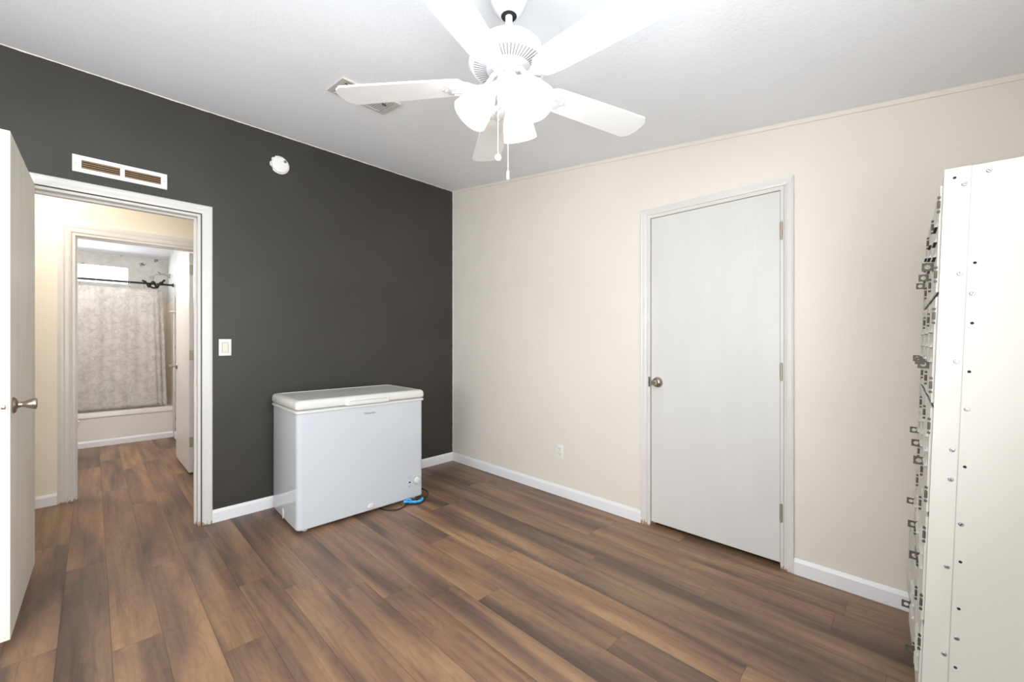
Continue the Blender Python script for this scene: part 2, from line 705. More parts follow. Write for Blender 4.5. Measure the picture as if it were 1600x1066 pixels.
# entry doorway in the charcoal wall
DOX0, DOX1, DOZ = -2.870, -2.093, 2.072
wall_poly('wall_front', 'dark_wall', [(XL, 0), (0, 0), (0, 2.775), (XL, 2.775)], 'y', 0.0, 0.05, [(DOX0, DOX1, 0, DOZ)])
wall_poly('wall_hallway_near', 'hall_wall', [(XL, 0), (0, 0), (0, 2.60), (XL, 2.60)], 'y', 0.05, 0.10, [(DOX0, DOX1, 0, DOZ)])
# right (cream) wall with the closet opening
CY0, CY1, CZ = -2.897, -2.127, 2.062
wall_poly('wall_right', 'cream_wall', [(YB, 0), (0.0, 0), (0.0, zc(0)), (YB, zc(YB))], 'x', 0.0, 0.10, [(CY0, CY1, 0, CZ)])
mb = MB()
mb.box(0.60, 0.64, CY0 - .3, CY1 + .3, 0, 2.4).box(0.10, 0.60, CY0 - .34, CY0 - .30, 0, 2.4).box(0.10, 0.60, CY1 + .30, CY1 + .34, 0, 2.4)
mb.box(0.10, 0.64, CY0 - .34, CY1 + .34, 2.4, 2.44)
struct(mb.build('wall_closet', 'cream_wall', smooth=False))
# back wall and left wall with daylight windows
WB = (-3.70, -1.80, 0.85, 2.00)
wall_poly('wall_back', 'cream_wall', [(XL, 0), (0, 0), (0, zc(YB)), (XL, zc(YB))], 'y', YB - 0.12, YB, [WB])
WLW = (-3.10, -1.60, 0.85, 2.00)
wall_poly('wall_left', 'cream_wall', [(YB, 0), (0, 0), (0, zc(0)), (YB, zc(YB))], 'x', XL - 0.10, XL, [WLW])
# sloping ceiling
mb = MB()
mb.loft([[(XL - .1, YB - .12, zc(YB - .12)), (.1, YB - .12, zc(YB - .12)), (.1, 0.0, zc(0)), (XL - .1, 0.0, zc(0))],
         [(XL - .1, YB - .12, zc(YB) + .1), (.1, YB - .12, zc(YB) + .1), (.1, 0.0, zc(0) + .1), (XL - .1, 0.0, zc(0) + .1)]])
struct(mb.build('ceiling', 'ceiling', smooth=False))
# hallway and bathroom shell
HY = 1.216
BX1 = -1.86
BOX0, BOX1, BOZ = -2.705, -1.930, 2.060


def zb(y):
    return 2.372 - 0.0785 * (y - 4.15)


wall_poly('wall_hallway_far', 'hall_wall', [(XL, 0), (0, 0), (0, 2.60), (XL, 2.60)], 'y', HY, HY + 0.05, [(BOX0, BOX1, 0, BOZ)])
wall_poly('wall_bathroom_near', 'wallpaper', [(XL, 0), (0, 0), (0, 2.57), (XL, 2.57)], 'y', HY + 0.05, HY + 0.10, [(BOX0, BOX1, 0, BOZ)])
wall_poly('wall_hallway_left', 'hall_wall', [(0.1, 0), (HY, 0), (HY, 2.6), (0.1, 2.6)], 'x', XL - .1, XL)
wall_poly('wall_hallway_right', 'hall_wall', [(0.1, 0), (HY, 0), (HY, 2.6), (0.1, 2.6)], 'x', 0.0, 0.1)
struct(MB().box(XL - .1, .1, 0.06, HY + 0.05, 2.60, 2.70).build('ceiling_hallway', 'ceiling', smooth=False))
wall_poly('wall_bathroom_right', 'wallpaper', [(HY + .1, 0), (4.15, 0), (4.15, zb(4.15)), (HY + .1, zb(HY + .1))], 'x', BX1, BX1 + 0.1)
wall_poly('wall_bathroom_left', 'wallpaper', [(HY + .1, 0), (4.15, 0), (4.15, zb(4.15)), (HY + .1, zb(HY + .1))], 'x', -3.48, -3.38)
BW = (-3.25, -2.258, 1.99, 2.209)
wall_poly('wall_bathroom_back', 'wallpaper', [(-3.48, 0), (BX1 + .1, 0), (BX1 + .1, zb(4.15)), (-3.48, zb(4.15))], 'y', 4.15, 4.27, [BW])
mb = MB()
mb.loft([[(-3.5, HY + .05, zb(HY + .05)), (BX1 + .1, HY + .05, zb(HY + .05)), (BX1 + .1, 4.27, zb(4.27)), (-3.5, 4.27, zb(4.27))],
         [(-3.5, HY + .05, 2.72), (BX1 + .1, HY + .05, 2.72), (BX1 + .1, 4.27, 2.72), (-3.5, 4.27, 2.72)]])
struct(mb.build('ceiling_bathroom', 'ceiling', smooth=False))


# baseboards ---------------------------------------------------------------
def baseboard(name, p0, p1, nrm, h=0.085, t=0.013, mat='base'):
    """profiled board from p0 to p1 on the floor, nrm = direction into the room"""
    p0, p1, nrm = Vector((*p0, 0)), Vector((*p1, 0)), Vector((*nrm, 0))
    prof = [(0, 0.0), (t, 0.0), (t, h - 0.018), (t * 0.72, h - 0.010), (t * 0.5, h - 0.003), (t * 0.35, h), (0, h)]
    up = Vector((0, 0, 1))
    mbb = MB()
    mbb.loft([[p + nrm * a + up * b for a, b in prof] for p in (p0, p1)])
    return struct(mbb.build(name, mat, smooth=False))


TRO = 0.057
baseboard('baseboard_front', (-2.036, 0), (0, 0), (0, -1))
baseboard('baseboard_front_left', (XL, 0), (-2.935, 0), (0, -1))
baseboard('baseboard_right', (0, -2.084), (0, 0), (-1, 0), h=0.083)
baseboard('baseboard_right_near', (0, YB), (0, -2.940), (-1, 0), h=0.083)
baseboard('baseboard_back', (XL, YB), (0, YB), (0, 1))
baseboard('baseboard_left', (XL, YB), (XL, 0), (1, 0))
baseboard('baseboard_hallway', (XL, HY), (BOX0 - .077, HY), (0, -1))
baseboard('baseboard_hallway_right', (BOX1 + .077, HY), (0, HY), (0, -1))
baseboard('baseboard_bathroom', (BX1, HY + .1), (BX1, 3.395), (-1, 0))
baseboard('baseboard_bathroom_tub', (-3.38, 3.405), (BX1, 3.405), (0, -1), h=0.075, t=0.02)


# door casings --------------------------------------------------------------
def casing(name, axis, face, out, t0, t1, zt, wdt, jamb, lab=None, mat='trim'):
    """U-shaped casing around an opening t0..t1 x 0..zt; face = wall plane, out = +-1 into the room, jamb = other wall plane"""
    def P(t, d, z):
        return (face + out * d, t, z) if axis == 'x' else (t, face + out * d, z)
    root = sempty(name)
    if lab:
        root['label'] = lab
    rv = 0.006

    # moulded legs and head, mitred
    prof = [(0.0, 0.0), (0.0, 0.009), (0.012, 0.012), (0.030, 0.013), (0.040, 0.016), (0.052, 0.016), (wdt, 0.010), (wdt, 0.0)]
    prof = [(min(a, wdt), b) for a, b in prof]
    for nm, side in (('casing_leg', -1), ('casing_leg', 1)):
        e = t0 - rv if side < 0 else t1 + rv
        m1 = MB()
        m1.loft([[P(e + side * a, d, 0.0) for a, d in prof], [P(e + side * a, d, zt + rv + a) for a, d in prof]])
        m1.build(nm, mat, root, smooth=False)
    m1 = MB()
    m1.loft([[P(t0 - rv - a, d, zt + rv + a) for a, d in prof], [P(t1 + rv + a, d, zt + rv + a) for a, d in prof]])
    m1.build('casing_head', mat, root, smooth=False)
    # jamb lining
    m1 = MB()
    dd = abs(jamb - face)
    th = 0.016

    def bx(ta, tb, da, db, za, zb_):
        a, b = P(ta, da, za), P(tb, db, zb_)
        m1.box(min(a[0], b[0]), max(a[0], b[0]), min(a[1], b[1]), max(a[1], b[1]), za, zb_)
    e = 0.001
    bx(t0 + e, t0 + th, -dd - .004, .004, 0.0, zt - e)
    bx(t1 - th, t1 - e, -dd - .004, .004, 0.0, zt - e)
    bx(t0 + th, t1 - th, -dd - .004, .004, zt - th, zt - e)
    m1.build('jamb', mat, root, smooth=False)
    return root, bx


def stops(root, axis, face, out, t0, t1, zt, d0, d1):
    m1 = MB()
    th, sw = 0.016, 0.012

    def bx(ta, tb, za, zb_):
        if axis == 'x':
            xs = sorted((face + out * d0, face + out * d1))
            m1.box(xs[0], xs[1], ta, tb, za, zb_)
        else:
            ys = sorted((face + out * d0, face + out * d1))
            m1.box(ta, tb, ys[0], ys[1], za, zb_)
    bx(t0 + th, t0 + th + sw, 0.0, zt - th)
    bx(t1 - th - sw, t1 - th, 0.0, zt - th)
    bx(t0 + th + sw, t1 - th - sw, zt - th - sw, zt - th)
    m1.build('door_stop', 'trim', root, smooth=False)


# entry doorway
rt, _ = casing('trim_1', 'y', 0.0, -1, DOX0, DOX1, DOZ, TRO, 0.10, 'white casing of the open doorway in the charcoal wall')
stops(rt, 'y', 0.0, -1, DOX0, DOX1, DOZ, -0.050, -0.085)
mb = MB().box(DOX1 - .0175, DOX1 - .0155, 0.008, 0.034, 0.93, 0.99)
mb.box(DOX1 - .0180, DOX1 - .0170, 0.016, 0.026, 0.945, 0.975)
mb.build('strike_plate', 'nickel', rt, smooth=False)
# hallway side casing of the same doorway
casing('trim_2', 'y', 0.10, 1, DOX0, DOX1, DOZ, TRO, 0.10)
# bathroom doorway casing on the hallway side
rt, _ = casing('trim_3', 'y', HY, -1, BOX0, BOX1, BOZ, 0.070, HY + 0.10, 'white casing of the bathroom doorway across the hallway')
stops(rt, 'y', HY, -1, BOX0, BOX1, BOZ, -0.02, -0.055)
casing('trim_4', 'y', HY + 0.10, 1, BOX0, BOX1, BOZ, 0.05, HY + 0.10)
# closet casing
rt, _ = casing('trim_5', 'x', 0.0, -1, CY0, CY1, CZ, 0.040, 0.10, 'white casing of the closed closet door')
stops(rt, 'x', 0.0, -1, CY0, CY1, CZ, -0.048, -0.085)
# thin bead along the ceiling of the cream wall
mb = MB()
mb.loft([[(0, YB, zc(YB) - .022), (-.006, YB, zc(YB) - .022), (-.008, YB, zc(YB)), (0, YB, zc(YB))],
         [(0, 0, zc(0) - .022), (-.006, 0, zc(0) - .022), (-.008, 0, zc(0)), (0, 0, zc(0))]])
struct(mb.build('trim_6', 'cream_wall', smooth=False))


# ------------------------------------------------------------------ doors
def hinge_mb(h=0.089):
    m = MB()
    m.cyl((0, 0, -h / 2), (0, 0, h / 2), 0.0055, seg=12)
    m.cyl((0, 0, -h / 2 - .004), (0, 0, -h / 2), 0.004, seg=12)
    m.cyl((0, 0, h / 2), (0, 0, h / 2 + .004), 0.004, seg=12)
    return m


def knob_tulip(name, parent, M4, mat='nickel', L=0.066):
    """tulip door knob; local +Z is the direction out of the door"""
    pr = [(0.033, 0.0), (0.034, 0.004), (0.031, 0.009), (0.020, 0.012), (0.0125, 0.015), (0.0105, 0.022),
          (0.0115, 0.028), (0.015, 0.036), (0.0185, 0.044), (0.0215, 0.053), (0.0235, 0.060), (0.0225, 0.064), (0.016, L), (0.0, L + .0005)]
    return MB().lathe(pr, 36, M4).build(name, mat, parent)


# entry door, swung open into the room, free edge towards the camera
ang = math.atan2(-2.8219 + 2.8100, -0.8188 + 0.0150)
d1 = sempty('door_1', (-2.8120, -0.0130, 0.0))
d1['label'] = 'white entry door standing open at the left edge'
d1.rotation_euler = (0, 0, R(-0.9))
DW, DT = 0.806 - 0.013, 0.035
DW = 0.800
MB().box(-DT, 0, -DW, 0, 0.038, 2.068, bev=0.0015, seg=1).build('door_panel', 'entry_door', d1)
mx = Matrix.Translation((0, -DW + 0.060, 0.968)) @ Matrix.Rotation(R(90), 4, 'Y')
knob_tulip('door_handle', d1, mx)
mx2 = Matrix.Translation((-DT, -DW + 0.060, 0.968)) @ Matrix.Rotation(R(-90), 4, 'Y')
knob_tulip('door_handle', d1, mx2)
mb = MB()
mb.box(-DT / 2 - .0125, -DT / 2 + .0125, -DW - .0015, -DW + .001, 0.940, 0.996, bev=.0008, seg=1)
mb.box(-DT / 2 - .006, -DT / 2 + .006, -DW - .009, -DW, 0.959, 0.977, bev=.003)
mb.build('latch_plate', 'nickel', d1)
for z in (0.29, 1.06, 1.84):
    h = MB()
    h.cyl((-DT - .004, -0.002, z - .045), (-DT - .004, -0.002, z + .045), .0055, seg=12)
    h.build('hinge', 'hinge_metal', d1)

# closet door, closed
d2 = sempty('door_2', (0, 0, 0))
d2['label'] = 'closed white slab closet door in the cream wall'
m = MB().box(0.004, 0.039, -2.8785, -2.1465, 0.030, 2.0440, bev=0.0012, seg=1)
o = m.build('door_panel', 'door', d2)
# move origin so the grain's rings sit high on the door
KY, KZ = -2.192, 0.958
kp = [(0.034, 0.0), (0.0345, 0.006), (0.032, 0.016), (0.026, 0.024), (0.0170, 0.029), (0.0155, 0.036), (0.0175, 0.046), (0.0185, 0.056), (0.0165, 0.060),
      (0.0120, 0.0605), (0.0115, 0.0585), (0.0, 0.0580)]
mx = Matrix.Translation((0.004, KY, KZ)) @ Matrix.Rotation(R(-90), 4, 'Y')
hd = MB().lathe(kp, 36, mx).build('door_handle', 'nickel', d2)
MB().box(-0.0550, -0.0538, KY - .005, KY + .005, KZ - .002, KZ + .002).build('key_slot', 'steel', hd)
MB().box(-0.0050, 0.004, -2.1420, -2.1300, 0.925, 0.992, bev=.001, seg=1).build('latch_plate', 'steel', d2)
for z in (0.303, 1.063, 1.826):
    h = MB()
    h.cyl((-0.007, -2.8860, z - .045), (-0.007, -2.8860, z + .045), .0060, seg=14)
    h.cyl((-0.007, -2.8860, z + .045), (-0.007, -2.8860, z + .050), .0040, seg=14)
    h.cyl((-0.007, -2.8860, z - .050), (-0.007, -2.8860, z - .045), .0040, seg=14)
    h.box(-0.006, 0.006, -2.8900, -2.8775, z - .044, z + .044)
    h.build('hinge', 'hinge_metal', d2)

# bathroom door, opened 90 degrees against the right wall
d3 = sempty('door_3', (-1.949, HY + 0.128, 0))
d3['label'] = 'white bathroom door standing open beside the tub'
d3.rotation_euler = (0, 0, R(0.6))
MB().box(-0.030, 0.005, 0.006, 0.770, 0.020, 2.040, bev=.0012, seg=1).build('door_panel', 'door', d3)
for z in (0.301, 1.098, 1.883):
    h = MB().box(-0.028, 0.003, 0.0025, 0.0062, z - .046, z + .046, bev=.001, seg=1)
    for dz in (-.03, 0, .03):
        h.cyl((-.016 + .006 * (dz == 0), 0.001, z + dz), (-.016 + .006 * (dz == 0), 0.003, z + dz), .003, seg=10)
    h.cyl((0.006, 0.0, z - .046), (0.006, 0.0, z + .046), .0055, seg=12)
    h.build('hinge', 'hinge_metal', d3)
knob_tulip('door_handle', d3, Matrix.Translation((-0.030, 0.700, 0.975)) @ Matrix.Rotation(R(-90), 4, 'Y'))


# ------------------------------------------------------------------ windows
def window(name, axis, face0, face1, t0, t1, z0, z1, bars=1, lab=None):
    root = sempty(name)
    if lab:
        root['label'] = lab
    m = MB()

    def bx(mm, ta, tb, za, zb_, a, b):
        if axis == 'x':
            mm.box(min(a, b), max(a, b), ta, tb, za, zb_)
        else:
            mm.box(ta, tb, min(a, b), max(a, b), za, zb_)
    e, f = .001, .035
    a, b = face0, face1
    bx(m, t0 + e, t0 + f, z0 + e, z1 - e, a, b)
    bx(m, t1 - f, t1 - e, z0 + e, z1 - e, a, b)
    bx(m, t0 + f, t1 - f, z0 + e, z0 + f, a, b)
    bx(m, t0 + f, t1 - f, z1 - f, z1 - e, a, b)
    mid = (a + b) / 2
    for k in range(bars):
        tt = t0 + (t1 - t0) * (k + 1) / (bars + 1)
        bx(m, tt - .015, tt + .015, z0 + f, z1 - f, mid - .015, mid + .015)
    m.build('window_frame', 'trim', root, smooth=False)
    g = MB()
    bx(g, t0 + f, t1 - f, z0 + f, z1 - f, mid - .002, mid + .002)
    g.build('pane', 'pane', root, smooth=False)
    return root


window('window_1', 'y', 4.16, 4.26, -3.25, -2.233, 1.955, 2.245, bars=0, lab='narrow bright window high above the bathtub')
window('window_2', 'y', YB - .10, YB - .02, WB[0], WB[1], WB[2], WB[3])
window('window_3', 'x', XL - .08, XL - .01, WLW[0], WLW[1], WLW[2], WLW[3])

# ------------------------------------------------------------------ ceiling fan
FX, FY = -1.593, -2.391
FZ = 0.0
fan = thing('ceiling_fan', 'white five-blade ceiling fan with three lit glass shades', 'ceiling fan', (FX, FY, 2.467))
Z0 = 2.467


def FL(prof):      # world heights to local
    return [(r, z - Z0) for r, z in prof]


m = MB().lathe(FL([(0.030, 2.350), (0.034, 2.352), (0.050, 2.372), (0.064, 2.402), (0.070, 2.435), (0.072, 2.458)]), 40)
m.build('canopy', 'fan_white', fan)
MB().lathe(FL([(0.024, 2.3485), (0.0285, 2.3505), (0.0285, 2.3515), (0.024, 2.3520)]), 24).build('canopy_gap', 'dark', fan)
MB().cyl((0, 0, 2.235 - Z0), (0, 0, 2.365 - Z0), .0125).build('downrod', 'fan_white', fan)
m = MB().lathe(FL([(0.0126, 2.243), (0.085, 2.243), (0.108, 2.238), (0.118, 2.226), (0.118, 2.204), (0.124, 2.200), (0.131, 2.194),
                   (0.138, 2.186), (0.138, 2.178), (0.132, 2.173), (0.060, 2.163), (0.040, 2.160), (0.0, 2.160)]), 56)
mh = m.build('motor_housing', 'fan_white', fan, angle=28)
m = MB()
n = 60
for i in range(n):
    a = 2 * PI * i / n
    c, s_ = math.cos(a), math.sin(a)
    zz = lambda r: 2.173 - (0.132 - r) * (0.010 / 0.072) - Z0
    r0, r1, hw = 0.078, 0.122, 0.0018
    q = [(r0 * c + hw * s_, r0 * s_ - hw * c), (r1 * c + hw * s_, r1 * s_ - hw * c), (r1 * c - hw * s_, r1 * s_ + hw * c), (r0 * c - hw * s_, r0 * s_ + hw * c)]
    zs = [zz(r0), zz(r1), zz(r1), zz(r0)]
    m.loft([[(p[0], p[1], z - .0006) for p, z in zip(q, zs)], [(p[0], p[1], z + .004) for p, z in zip(q, zs)]])
m.build('vent_slots', 'slot_grey', mh, smooth=False)
m = MB().lathe(FL([(0.040, 2.163), (0.040, 2.152), (0.027, 2.149), (0.025, 2.130), (0.0, 2.130)]), 32)
m.build('flywheel_neck', 'fan_white', fan)
m = MB().lathe(FL([(0.0, 2.136), (0.030, 2.136), (0.042, 2.130), (0.047, 2.118), (0.046, 2.100), (0.042, 2.085), (0.040, 2.062), (0.036, 2.050),
                   (0.024, 2.044), (0.010, 2.040), (0.008, 2.034), (0.0, 2.033)]), 40)
kit = m.build('light_kit', 'fan_white', fan)


def ang_w(deg_rf):
    """azimuth given in camera-ish right/forward frame -> world azimuth"""
    a = R(deg_rf)
    x = math.cos(a) * 0.698 + math.sin(a) * 0.716
    y = -math.cos(a) * 0.716 + math.sin(a) * 0.698
    return math.atan2(y, x)


# one arm and shade per direction
def shade_at(az):
    tilt = R(36)
    d = Vector((math.cos(az) * math.sin(tilt), math.sin(az) * math.sin(tilt), -math.cos(tilt)))
    base = Vector((math.cos(az) * .058, math.sin(az) * .058, 2.098 - Z0))
    q = d.to_track_quat('Z', 'Y').to_matrix().to_4x4()
    T = Matrix.Translation(base) @ q
    arm = MB()
    arm.tube([(math.cos(az) * .030, math.sin(az) * .030, 2.112 - Z0), (math.cos(az) * .048, math.sin(az) * .048, 2.112 - Z0),
              tuple(base)], .010, 14)
    arm.lathe([(0.012, -0.006), (0.022, -0.002), (0.027, 0.008), (0.0275, 0.022), (0.0255, 0.022), (0.020, 0.004)], 28, T)
    arm.build('shade_arm', 'fan_white', kit)
    out = [(0.0240, 0.012), (0.0270, 0.020), (0.0350, 0.034), (0.0450, 0.052), (0.0520, 0.072), (0.0560, 0.092), (0.0590, 0.112), (0.0625, 0.132)]
    inn = [(r - .003, z) for r, z in reversed(out)]
    sh = MB().lathe(out + [(0.0612, 0.1335)] + inn, 36, T, cap=False).build('lamp_shade', 'shade_glass', fan)
    b = MB().lathe([(0.010, 0.015), (0.012, 0.030), (0.020, 0.046), (0.026, 0.064), (0.026, 0.078), (0.018, 0.092), (0.0, 0.096)], 24, T)
    b.build('bulb', 'bulb', sh)


for deg in (192, 312, 72):
    shade_at(ang_w(deg))

# blades
BLZ = 2.115 - Z0


def blade_mb():
    pts = []
    # outline, along +X; root rounded, tip with clipped corners and a small ogee
    root_x, tip_x, wr, wt = 0.150, 0.611, 0.054, 0.067
    for k in range(9):
        a = PI / 2 + PI * k / 8
        pts.append((root_x + 0.030 + 0.030 * math.cos(a), wr * math.sin(a)))
    half = [(0.30, wr + .005), (0.45, wr + .010), (tip_x - .026, wt), (tip_x - .020, wt - .003), (tip_x - .016, wt - .010), (tip_x - .008, wt - .015),
            (tip_x - .003, wt - .021), (tip_x, wt - .030), (tip_x + .003, 0.018)]
    pts += [(x, -y) for x, y in half] + [(tip_x + .004, 0)] + list(reversed(half))
    return MB().prism(pts, 0.0, 0.006)


def iron_mb():
    pts = []
    up = [(0.062, 0.010), (0.085, 0.009), (0.105, 0.012), (0.122, 0.024), (0.138, 0.040), (0.156, 0.047), (0.176, 0.046), (0.196, 0.040), (0.216, 0.036), (0.222, 0.030),
          (0.218, 0.020), (0.228, 0.012), (0.240, 0.0)]
    pts = up + [(x, -y) for x, y in reversed(up[:-1])]
    m_ = MB().prism(pts, -0.0055, -0.0005, bev=.0015)
    # raised leaf veins
    for s_ in (-1, 1):
        m_.tube([(0.100, 0.002 * s_, -.006), (0.130, 0.016 * s_, -.0075), (0.165, 0.033 * s_, -.007), (0.200, 0.030 * s_, -.006)], .0028, 8)
        m_.tube([(0.120, 0.003 * s_, -.006), (0.160, 0.015 * s_, -.0075), (0.205, 0.014 * s_, -.006)], .0024, 8)
    for p in ((0.170, 0.028), (0.170, -0.028), (0.222, 0)):
        m_.cyl((p[0], p[1], -.0085), (p[0], p[1], -.005), .0045, seg=14)
    # curved arm up to the motor
    m_.tube([(0.036, 0, 0.038), (0.052, 0, 0.034), (0.066, 0, 0.016), (0.082, 0, -0.001), (0.104, 0, -0.003)], .0095, 12)
    return m_


pitch = Matrix.Rotation(R(-7), 4, 'X')
A0 = 55.5
bl0 = blade_mb().build('fan_blade', 'blade_white', fan, smooth=False)
ir0 = iron_mb().build('blade_iron', 'fan_white', bl0)
for k in range(5):
    if k == 0:
        b_, i_ = bl0, ir0
    else:
        b_ = bl0.copy()
        COL.objects.link(b_)
        i_ = ir0.copy()
        COL.objects.link(i_)
        i_.parent = b_
        b_.parent = fan
    b_.matrix_local = Matrix.Translation((0, 0, BLZ)) @ Matrix.Rotation(R(A0 + 72 * k), 4, 'Z') @ pitch

# pull chains


def chain(px, py, z0, z1, kind):
    m_ = MB()
    m_.cyl((px, py, z0 - Z0), (px, py, z1 - Z0), .0011, seg=8)
    k = 0
    zz_ = z1
    while zz_ < z0:
        m_.ball((px, py, zz_ - Z0), .0017, 8)
        zz_ += 0.012
    c_ = m_.build('pull_chain', 'white_plastic', fan)
    e = MB()
    if kind == 'ball':
        e.ball((px, py, z1 - .010 - Z0), .0115, 24)
    else:
        e.lathe([(0.0, z1 + .004 - Z0), (0.004, z1 + .002 - Z0), (0.005, z1 - .006 - Z0), (0.0042, z1 - .012 - Z0), (0.0056, z1 - .022 - Z0), (0.0048, z1 - .026 - Z0), (0, z1 - .026 - Z0)], 16,
                Matrix.Translation((px, py, 0)))
    e.build('chain_pendant', 'white_plastic', c_)


def rf(r_, f_):     # offset in right/forward frame
    return (r_ * 0.698 + f_ * 0.716, -r_ * 0.716 + f_ * 0.698)


q = rf(-0.037, -0.012)
chain(q[0], q[1], 2.055, 1.868, 'ball')
q = rf(-0.003, -0.046)
chain(q[0], q[1], 2.085, 1.795, 'bob')
MB().ball((q[0], q[1] + .0, 2.088 - Z0), .0045, 12).build('chain_socket', 'nickel', fan)

# ------------------------------------------------------------------ ceiling register
vc = Vector(((-1.684 - 1.345) / 2, (-1.262 - 1.050) / 2, 0))
vz = zc(vc.y)
reg = thing('ceiling_vent', 'small white ceiling vent behind the fan blade', 'vent', (vc.x, vc.y, vz), (math.atan(SL), 0, 0))
m = MB()
hw, hh = 0.170, 0.107
for x0, x1, y0, y1 in ((-hw, hw, -hh, -hh + .020), (-hw, hw, hh - .020, hh), (-hw, -hw + .030, -hh + .020, hh - .020), (hw - .030, hw, -hh + .020, hh - .020)):
    m.box(x0, x1, y0, y1, -.010, -.001)
m.box(-.004, .004, -hh + .024, hh - .024, -.009, -.002)
m.build('vent_frame', 'register_grey', reg, smooth=False)
m = MB()
for i in range(9):
    x = -hw + .038 + i * .0145
    m.box(-.0009, .0009, -hh + .020, hh - .020, -.006, .006, mat=Matrix.Translation((x, 0, -.004)) @ Matrix.Rotation(R(36), 4, 'Y'))
for j in range(6):
    y = -hh + .038 + j * .026
    m.box(-hw + .030, -.004, y - .0022, y + .0022, -.009, -.005)
m.build('vent_louvers', 'dust_filter', reg, smooth=False)
m = MB()
for i in range(9):
    x = .014 + i * .0145
    m.box(-.0009, .0009, -hh + .020, hh - .020, -.006, .006, mat=Matrix.Translation((x, 0, -.004)) @ Matrix.Rotation(R(-22), 4, 'Y'))
m.build('vent_louvers', 'register_grey', reg, smooth=False)
MB().box(-hw + .025, -.002, -hh + .02, hh - .02, -.0015, -.0008).build('vent_duct', 'dark', reg, smooth=False)
MB().box(-.002, hw - .025, -hh + .02, hh - .02, -.0015, -.0008).build('vent_backing_grey', 'slot_grey', reg, smooth=False)  # flat grey backing; lighter shade between the right louvers put in as colour
MB().box(hw - .075, hw - .050, -.030, -.024, -.016, -.006).build('damper_lever', 'steel', reg, smooth=False)

# ------------------------------------------------------------------ return-air grille over the doorway
gx0, gx1, gz0, gz1 = -2.676, -2.266, 2.190, 2.285
gr = thing('air_return_grille', 'white slotted air grille above the open doorway', 'vent', ((gx0 + gx1) / 2, 0, (gz0 + gz1) / 2))
gw, gh = (gx1 - gx0) / 2, (gz1 - gz0) / 2
m = MB()
m.box(-gw, gw, -.008, -.001, gh - .024, gh).box(-gw, gw, -.008, -.001, -gh, -gh + .024)
m.box(-gw, -gw + .036, -.008, -.001, -gh + .024, gh - .024).box(gw - .030, gw, -.008, -.001, -gh + .024, gh - .024)
m.box(-.010, .010, -.008, -.001, -gh + .024, gh - .024)
m.build('grille_frame', 'white_plastic', gr, smooth=False)
m = MB()
for x0, x1 in ((-gw + .036, -.010), (.010, gw - .030)):
    for k in range(4):
        z = -gh + .0300 + k * .0118
        m.box(x0, x1, -.003, .003, -.0022, .0022, mat=Matrix.Translation((0, -.005, z)) @ Matrix.Rotation(R(-12), 4, 'X'))
m.build('grille_slats', 'brown_back', gr, smooth=False)
MB().box(-gw + .03, gw - .026, -.0016, -.0009, -gh + .02, gh - .02).build('grille_backing', 'dark', gr, smooth=False)
for sx in (-gw + .016, gw - .014):
    MB().cyl((sx, -.0095, 0), (sx, -.008, 0), .0035, seg=14).build('screw', 'zinc', gr)

# ------------------------------------------------------------------ smoke detector mount
sd = thing('smoke_detector', 'round white smoke detector on the charcoal wall', 'smoke detector', (-1.620, 0, 2.545))
rot = Matrix.Rotation(R(90), 4, 'X')
pts = []
for i in range(64):
    a = 2 * PI * i / 64
    r_ = 0.066
    d_ = math.degrees(a) % 360
    if 150 < d_ < 172 or 200 < d_ < 222 or 120 < d_ < 132:
        r_ = 0.059
    pts.append((r_ * math.cos(a), r_ * math.sin(a)))
MB().prism(pts, 0.001, 0.012, mat=rot, bev=.002).build('mounting_plate', 'white_plastic', sd)
cv = MB().lathe([(0.058, 0.012), (0.0595, 0.016), (0.058, 0.026), (0.050, 0.032), (0.045, 0.0325), (0.043, 0.0315), (0.030, 0.034), (0.0, 0.035)], 48, rot).build('cover', 'white_plastic', sd)
MB().lathe([(0.010, 0.030), (0.010, 0.037), (0.0, 0.0375)], 20, Matrix.Translation((0.030, 0, 0.026)) @ rot).build('test_button', 'slot_grey', sd)

# ------------------------------------------------------------------ light switch
sw = thing('light_switch', 'white rocker light switch beside the open doorway', 'light switch', (-1.959, 0, 1.186))
MB().box(-.036, .036, -.007, -.001, -.057, .057, bev=.003).build('switch_plate', 'white_plastic', sw)
m = MB()
m.box(-.0165, .0165, -.0105, -.006, -.033, .033, bev=.0012, seg=1, mat=Matrix.Rotation(R(3), 4, 'X'))
m.build('rocker', 'ivory_plastic', sw)
MB().box(-.0185, .0185, -.0074, -.0066, -.035, .035).build('rocker_gap', 'slot_grey', sw, smooth=False)

# ------------------------------------------------------------------ wall outlet
ol = thing('wall_outlet', 'cream duplex outlet low on the cream wall', 'electrical outlet', (0, -1.390, 0.353))
MB().box(-.008, -.001, -.036, .036, -.057, .057, bev=.003).build('outlet_plate', 'white_plastic', ol)
for z in (-.0195, .0195):
    sk = MB().box(-.0095, -.0065, -.0165, .0165, z - .0145, z + .0145, bev=.004).build('socket', 'ivory_plastic', ol)
    MB().box(-.0100, -.0090, -.0085, -.0065, z - .001, z + .008).box(-.0100, -.0090, .0065, .0085, z - .001, z + .007).cyl((-.0100, 0, z - .008), (-.009, 0, z - .008), .0025, seg=10).build('socket_slots', 'dark', sk, smooth=False)

# ------------------------------------------------------------------ chest freezer
FA = R(-1.6)
fz = thing('chest_freezer', 'white chest freezer standing against the charcoal wall', 'chest freezer', (-1.697, -0.614, 0), (0, 0, FA))
FW, FD = 0.915, 0.555


